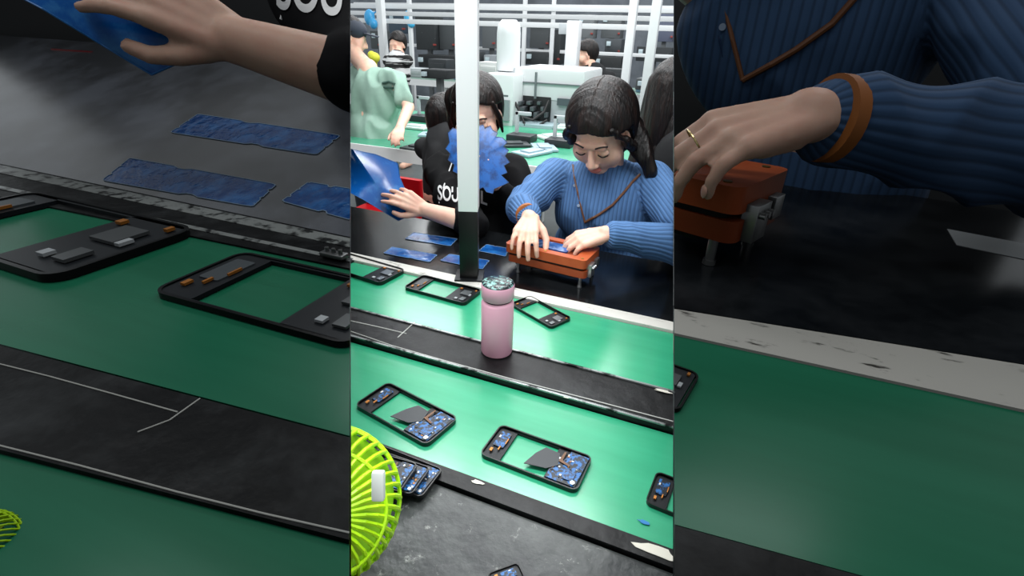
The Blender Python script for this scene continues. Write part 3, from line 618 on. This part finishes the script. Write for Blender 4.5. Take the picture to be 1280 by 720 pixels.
# ------------------------------------------------------------------ background people
def simple_person(label,hp,sl,sr,wa,arms,hairon=True,shirt='white',shm=None,face=(0,-1,-.2),capc=None,side='C',hairk=(1.05,1.05,1.03),low=.02,longhair=0,mark=None,hs=1.0,fold=.008):
    root=thing('person',label,'person',V((wa.x,wa.y,0)))
    T=frame(hp,face,(0,0,1),hs); nk=(sl+sr)/2+V((0,0,.05))
    b=nb(); head(b,T,hs); cap(b,T@V((0,-.02,-.06)),nk,.05,.05); cap(b,nk,wa,.06,.1)
    for a in arms: 
        for k in range(len(a)-1): cap(b,a[k],a[k+1],(.042,.034)[min(k,1)],(.034,.025)[min(k,1)])
        d=(a[-1]-a[-2]); hand(b,a[-1],d,(0,-.2,1),.9,1)
    for q in (-.09,.09):
        h=wa+V((q,0,-.05)); cap(b,h,V((h.x,h.y,.4)),.075,.055); cap(b,V((h.x,h.y,.4)),V((h.x,h.y,.06)),.055,.04); cap(b,V((h.x,h.y,.045)),V((h.x,h.y-.13,.035)),.04,.033)
    part('body',remesh(b,.008),skin(),root,side,ang=180)
    b=nb(); cap(b,sl,sr,.055); m=(sl+sr)/2; ell(b,(0,0,0),((sr-sl).length*.48,.11,.2),M.Translation(m.lerp(wa,.3)),seg=28); ell(b,(0,0,0),((sr-sl).length*.42,.115,.24),M.Translation(m.lerp(wa,.78)),seg=28)
    for a in arms: cap(b,a[0],a[0].lerp(a[1],.72),.056,.056)
    sb=folds(remesh(b,.009),fold,9); bvh=BVHTree.FromBMesh(sb); sh=part('shirt',sb,shm,root,side,ang=180)
    if mark:
        for pts in mark:
            b=nb(); tube(b,[VC.hit(bvh,x,y,.003) for x,y in pts],.006,6); part('print_mark',b,mat('print_dark','3c5a50',.7),sh,side)
    b=nb()
    for q in (-.09,.09):
        h=wa+V((q,0,-.05)); cap(b,h,V((h.x,h.y,.4)),.09,.07); cap(b,V((h.x,h.y,.4)),V((h.x,h.y,.12)),.07,.055)
    part('trousers',remesh(b,.012),mat('trouser','3a4048',.8),root,side,ang=180)
    if hairon: part('hair',hair(T,1,k=hairk,low=low,part_=False,strands=1.5,seg=80),hairm(),root,side,ang=80)
    if longhair:
        b=nb()
        for q in (-.05,0,.05): cap(b,T@V((q,-.05,.03)),T@V((q*1.5,-.07,-longhair)),.055,.035)
        part('long_hair',folds(remesh(b,.009),.006,30,(1,1,.1)),hairm(),root,side,ang=180)
    if capc:
        b=nb(); ell(b,(0,-.01,.05),(.088,.104,.07),T); box(b,T@V((0,.12,.045)),(.12,.08,.008),T.to_3x3().normalized(),bev=.003); part('cap',b,capc,root,side)
    return root
gm=[[(478,104),(486,102),(494,105)],[(480,109),(492,110)]]
simple_person('person standing in pale green T-shirt and dark cap at left',D(439,47,3.1),D(430,96,3.2),D(494,99,3.0),D(466,200,3.25),[[D(494,101,3.0),D(511,134,2.95),D(500,160,2.75)]],shm=mat('pale_green_shirt','9dbcac',.85,noise=('88a798',5,.4,.7)),face=(.75,.45,-.2),capc=mat('cap_dark','2c3442',.7),mark=gm,hs=.95,fold=.028)
simple_person('person seated in black and white striped top far left',D(497,56,5.2),D(485,76,5.25),D(510,76,5.1),D(497,118,5.3),[],shm=mat('striped','101010',.8,noise=('e2e2e2',14,.49,.51),stretch=(.05,.05,1)))
simple_person('person in black seated beside the white machine far back',D(733,68,4.7),D(718,93,4.75),D(762,97,4.6),D(742,135,4.8),[],shm=mat('black_shirt','101114',.8),face=(-.8,-.4,-.2))
simple_person('person with long black hair in black behind the blue sweater',D(844,118,2.15),D(812,185,2.2),D(880,190,2.1),D(840,270,2.25),[],shm=mat('black_shirt','101114',.8),face=(.3,.9,-.2),hairk=(1.25,1.2,1.2),low=.25,longhair=.42)
simple_person('person with dark hair mostly hidden behind the black sweatshirt',D(556,148,2.45),D(532,185,2.5),D(578,187,2.45),D(552,240,2.5),[],shm=mat('black_shirt','101114',.8),face=(.2,.9,-.1),hairk=(1.0,1.05,1.05),low=.05,hs=.9)
# ------------------------------------------------------------------ background furniture
def table(name,x0,x1,y0,y1,z,m,label):
    root=thing(name,label,'table',((x0+x1)/2,(y0+y1)/2,0))
    b=nb(); box(b,((x0+x1)/2,(y0+y1)/2,z-.02),(x1-x0,y1-y0,.04)); part('tabletop',b,m,root,'C')
    b=nb(); box(b,((x0+x1)/2,y0-.006,z-.03),(x1-x0,.01,.07)); part('edge_trim',b,white(),root,'C')
    for X in (x0+.1,(x0+x1)/2,x1-.1,(x0*.75+x1*.25)):
        for Y in (y0+.06,y1-.06):
            b=nb(); box(b,(X,Y,(z-.041)/2),(.05,.05,z-.042)); part('leg',b,white(),root,'C')
gt=mat('green_top','3f9a78',.25,noise=('5cb08e',5,.4,.7))
ya=P(600,200,.75).y; yb=P(600,146,.75).y
table('worktable',-3.2,.62,ya,yb,.75,gt,'green topped worktable with white machine behind the two women')
table('worktable',-5.0,1.8,5.7,6.5,.80,mat('grey_green','6b8479',.4),'long pale worktable in the far background')
def pb(b,x0,y0,x1,y1,t,dep,bev=.01):
    c=D((x0+x1)/2,(y0+y1)/2,t); w=(x1-x0)*t/FP/.97; h=(y1-y0)*t/FP/.97
    box(b,c+V((0,dep/2,0)),(w,dep,h),bev=bev); return c,w,h
root=thing('assembly_machine','large white assembly machine with open black bay on green table','machine',D(660,160,3.6))
wp=mat('machine_white','dfe1e2',.35); wp2=mat('machine_pale','b4b9bc',.4)
b=nb(); pb(b,602,96,642,160,3.62,.5,.02); part('cabinet',b,wp,root)
b=nb(); pb(b,640,88,730,124,3.62,.5,.02); part('upper_housing',b,wp,root)
b=nb(); pb(b,684,118,732,157,3.65,.45,.015); part('side_housing',b,wp2,root)
b=nb(); pb(b,640,122,688,164,3.75,.3,.005); part('bay',b,mat('bay_black','141618',.5),root)
for q in range(9):
    b=nb(); pb(b,644+q*4.5,127+(q%3)*7,651+q*4,131+(q%3)*8,3.66,.08,.002); part('mechanism',b,mat('mech','6b7074',.4,.6),root)
for pts in ([(644,128),(652,146),(666,150),(680,140),(686,126)],[(648,134),(656,156),(672,158),(684,150)]):
    b=nb(); tube(b,[D(x,y,3.62) for x,y in pts],.009,8); part('cable',b,mat('cable_black','0c0c0d',.5),root)
b=nb(); pb(b,642,156,690,165,3.6,.25,.004); part('tray',b,mat('tray_pale','9bb0b5',.4),root)
b=nb(); c=D(635,88,3.75); r=.085; lathe(b,c,[(r*.95,0),(r,.02),(r,.24),(r*.93,.3),(r*.6,.33)],32); part('drum',b,wp,root)
b=nb(); pb(b,621,85,650,94,3.7,.2,.005); part('drum_base',b,wp2,root)
for (x0,y0,x1,y1,cl,nm) in ((606,102,618,110,'3d6fa0','control_panel'),(696,124,716,132,'51585e','vent_panel'),(700,95,722,101,'aeb4b8','handle'),(606,118,636,120,'5f6568','panel_gap'),(640,104,730,105.5,'6b7174','panel_gap'),(668,92,670,122,'6b7174','panel_gap'),(622,126,636,150,'8b9295','access_door')):
    b=nb(); pb(b,x0,y0,x1,y1,3.60,.02,0); part(nm,b,mat(nm+cl,cl,.4),root)
root=thing('machine_column','slim white machine column right of the drum machine','machine',D(712,92,4.15))
b=nb(); pb(b,704,35,719,150,4.3,.1,.008); part('column',b,wp,root)
b=nb(); pb(b,698,30,712,42,4.28,.12,.006); part('head_unit',b,wp2,root)
def post(px,py,t,w,z0,z1,label):
    p=D(px,py,t); b=nb(); box(b,(p.x,p.y,(z0+z1)/2),(w,w,z1-z0),bev=.004); single('steel_post',b,wp,label,'post','C')
post(785,70,4.1,.062,0,2.5,'white post at upper right, left one of the pair')
post(812,75,3.9,.066,0,2.5,'white post at upper right beside the black hair')
post(478,40,5.4,.07,0,2.6,'white post behind the pale green T-shirt')
post(655,50,7.2,.05,0,2.6,'thin white post behind the drum of the machine')
post(690,50,7.3,.05,0,2.6,'thin white post left of the slim machine column')
post(514,50,7.1,.05,0,2.6,'thin white post above the striped top')
def railx(x0,x1,Y,z,w,h,label):
    b=nb(); box(b,((x0+x1)/2,Y,z),(x1-x0,w,h),bev=.003); single('overhead_rail',b,wp,label,'rail','C')
for px,py,t,l in ((780,12,4.6,'topmost white overhead rail at upper right'),(780,34,4.6,'white rail below the topmost rail at upper right'),(540,18,5.9,'white rail across the far left background'),(540,6,7.7,'thin far white rail near ceiling at left'),(640,62,7.9,'long white shelf rail far behind the machine')):
    p=D(px,py,t); railx(-6,2.6 if px>600 else 0,p.y,p.z,.04,.045,l)
grp='boxy equipment on far stands'
eq=[(518,24,545,60,7.5,'2a2e30','far left top'),(548,30,569,60,7.5,'45494b','behind the pole top'),(520,70,572,84,7.4,'1a1d1f','below the far left shelf'),(602,24,619,58,7.5,'5a5e60','left of the drum'),(662,26,686,58,7.6,'4a4e50','right of the drum'),(722,20,742,46,7.8,'6a6e70','above left of the black worker'),(752,20,776,46,7.8,'54585a','above right of the black worker'),(742,72,776,90,7.4,'202325','right of the black worker'),(795,100,842,113,5.0,'4b5052','under the right posts'),(462,40,476,60,7.3,'3f4446','beside the cap'),(524,88,560,98,5.2,'25282a','low above the striped top'),(576,66,598,84,7.4,'3b3f42','behind the pole middle'),(796,60,838,76,7.4,'2a2e31','between the right posts'),(604,70,620,86,7.4,'90969a','low left of the drum'),(656,66,684,80,7.4,'25292b','low right of the drum'),(692,40,700,78,7.6,'2c3032','narrow one left of the slim column'),(820,20,842,50,7.7,'4f5567','top right corner'),(724,52,730,66,7.7,'30343a','small dark one above the worker\'s head'),(756,50,776,68,7.7,'3c4145','mid height right of the worker'),(484,16,506,40,7.7,'3a4a58','bluish one above the striped top')]
for (x0,y0,x1,y1,t,cl,nm) in eq:
    m=mat('gear'+cl,cl,.6,noise=('8a8f90',25,.66,.72)); c=D((x0+x1)/2,y1,t)
    root=thing('equipment_box','boxy equipment on a far stand, '+nm,'equipment',V((c.x,c.y,0)),grp)
    b=nb(); cc,w,h=pb(b,x0,y0,x1,y1,t,.25,.01); part('housing',b,m,root,'C')
    b=nb(); pb(b,x0+2,y0+2,x0+min(7,(x1-x0)-2),y0+7,t-.02,.05,.002); part('display',b,mat('display_pale','b7c7cc',.3),root,'C')
    b=nb(); pb(b,x1-4,y1-5,x1-1.5,y1-3,t-.02,.05,.002); part('switch',b,mat('switch_red','8e3a34',.4),root,'C')
    b=nb(); box(b,(cc.x,cc.y+.125,(cc.z-h/2)/2),(.06,.06,cc.z-h/2-.002)); part('stand',b,mat('stand_grey','6b6f71',.5),root,'C')
bins=[(-3.9,'low'),(-3.55,'tall'),(-3.2,'low'),(-2.85,'tall'),(-1.9,'low'),(-1.35,'tall'),(-.95,'low'),(-.4,'tall'),(.1,'low')]
for k,(X,q) in enumerate(bins):
    b=nb(); h=.10 if q=='low' else .22; cl=('b9bfc0','2c3033','5f7f92','d8dbd8')[k%4]
    box(b,(X,6.1,.80+h/2+.001),(.26,.22,h),bev=.01); box(b,(X,5.985,.80+h*.6),(.2,.02,h*.4),bev=.003)
    single('parts_bin',b,mat('bin'+cl,cl,.5),q+' bin on the far pale worktable, '+('at its left end','second from its left end','third from its left end','fourth from its left end','at its middle','just right of its middle','third from its right end','second from its right end','at its right end')[k],'bin','C',group='bins on the far worktable')
b=nb(); ell(b,D(462,22,5.35),(.06,.05,.08)); ell(b,D(467,30,5.35),(.045,.04,.05)); cap(b,D(466,18,5.35),D(477,8,5.35),.01); single('plastic_bag',remesh(b,.01),mat('bag_blue','3d9fd6',.3),'pale blue plastic bag hanging above the dark cap','bag','C')
b=nb(); ell(b,D(510,22,7.0),(.06,.05,.09)); ell(b,D(514,30,7.0),(.05,.05,.05)); single('plastic_bag',remesh(b,.01),mat('bag_blue2','49b6e2',.3),'small bright blue bag on the far white post','bag','C')
b=nb(); p=D(468,72,4.6); ell(b,p,(.05,.05,.045)); ell(b,p+V((-.03,0,.02)),(.035,.035,.035)); cyl(b,V((p.x,p.y,0.001)),p,.02,.02); single('yellow_bundle',remesh(b,.008),mat('yellow','d6d43a',.6),'small yellow bundle right of the dark cap','bundle','C')
for k,(x,y) in enumerate(((520,160),(545,170),(640,182),(690,172),(665,192),(525,185),(705,160),(680,186))):
    p=P(x,y,.751); b=nb(); R=M.Rotation(.3*k,3,'Z'); box(b,p+V((0,0,.008)),(.2,.13,.012),R,bev=.002); box(b,p+V((0,0,.018)),(.12,.07,.01),R,bev=.002)
    single('parts_tray',b,mat('tray%d'%(k%3),('c9d6d2','9fb6c0','33383b')[k%3],.4),('pale','bluish','dark')[k%3]+' parts tray on the green table, '+('nearest the green T-shirt','left of the pole','below the machine bay','right of the machine','between the two women','front left corner','beside the machine side','behind the blue sweater hair')[k],'tray','C',group='parts trays on the green table')
for k,(x,y,l) in enumerate(((528,151,'beside the green T-shirt arm'),(556,156,'behind the hidden dark hair'),(590,158,'behind the pole'),(652,176,'in front of the machine bay'),(700,182,'behind the bowed head'))):
    p=P(x,y,.7515); root=thing('test_jig','small dark test jig with upright arm on green table, '+l,'jig',p,'test jigs on the green table')
    b=nb(); box(b,p+V((0,0,.02)),(.16,.12,.04),bev=.004); part('base',b,mat('jig_dark','24282b',.5),root,'C')
    b=nb(); box(b,p+V((-.05,.04,.10)),(.02,.02,.13),bev=.002); box(b,p+V((-.01,.04,.155)),(.1,.02,.02),bev=.002); part('arm',b,wp2,root,'C')
def stool(c,s,label,side,dim,back=True,red=None):
    red=red or mat('red_plastic','b30f1a',.4,spec=.2,dim=dim,kd=.08); root=thing('stool',label,'stool',V((c.x,c.y,0)))
    b=nb(); prism(b,[(c.x+p[0],c.y+p[1],c.z) for p in rrect(0,0,.34*s,.3*s,.05*s)],.03*s); part('seat',b,red,root,side)
    if back: b=nb(); prism(b,[(c.x+p[0],c.y+p[1],c.z+.16*s) for p in rrect(0,.13*s,.34*s,.03*s,.012*s)],.16*s); part('backrest',b,red,root,side)
    for q in (-1,1):
        for w in (-1,1):
            b=nb(); cyl(b,(c.x+q*.16*s,c.y+w*.14*s,0.001),(c.x+q*.13*s,c.y+w*.11*s,c.z-.03*s),.018*s,seg=10); part('leg',b,red,root,side)
stool(D(474,268,2.25),.9,'red plastic chair behind the raised film at left','C',False)
stool(D(70,106,2.1),.8,'dim red chair back at upper left behind film','L',True)
gs=mat('seat_grey','55595c',.5)
for wv,l in ((wa1,'plain stool under the person in black sweatshirt'),(wa2,'plain stool under the person in blue sweater')):
    stool(V((wv.x,wv.y,wv.z-.195)),1,l,'C',False,back=False,red=gs)
root=thing('bracket','small dim steel bracket with bolts beside the left phone frame','bracket',P(418,318,ZS+.006))
c=P(418,322,ZS+.006); b=nb(); box(b,c+V((0,0,.006)),(.05,.02,.008),bev=.002); part('plate',b,steel(True),root,'L')
for q in (-.015,.0,.015): b=nb(); cyl(b,c+V((q,0,.010)),c+V((q,0,.018)),.004,seg=6); part('bolt',b,steel(True),root,'L')
# ------------------------------------------------------------------ light
w=bpy.data.worlds.new('world'); sc.world=w; w.use_nodes=True; w.node_tree.nodes['Background'].inputs[0].default_value=(.9,.96,1,1); w.node_tree.nodes['Background'].inputs[1].default_value=.85
def area(loc,sx,sy,e,rot=(0,0,0)):
    l=bpy.data.lights.new('tube_light','AREA'); l.shape='RECTANGLE'; l.size=sx; l.size_y=sy; l.energy=e; l.color=(.97,.99,1)
    o=bpy.data.objects.new('tube_light',l); COL.objects.link(o); o.location=loc; o.rotation_euler=rot
area((-.6,.5,2.7),2.6,.25,56); area((-.6,2.0,2.7),2.6,.25,56); area((-1,3.8,2.8),4,.3,66); area((-1.5,6,2.8),5,.3,80); area((-1.8,8,2.8),5,.3,70)
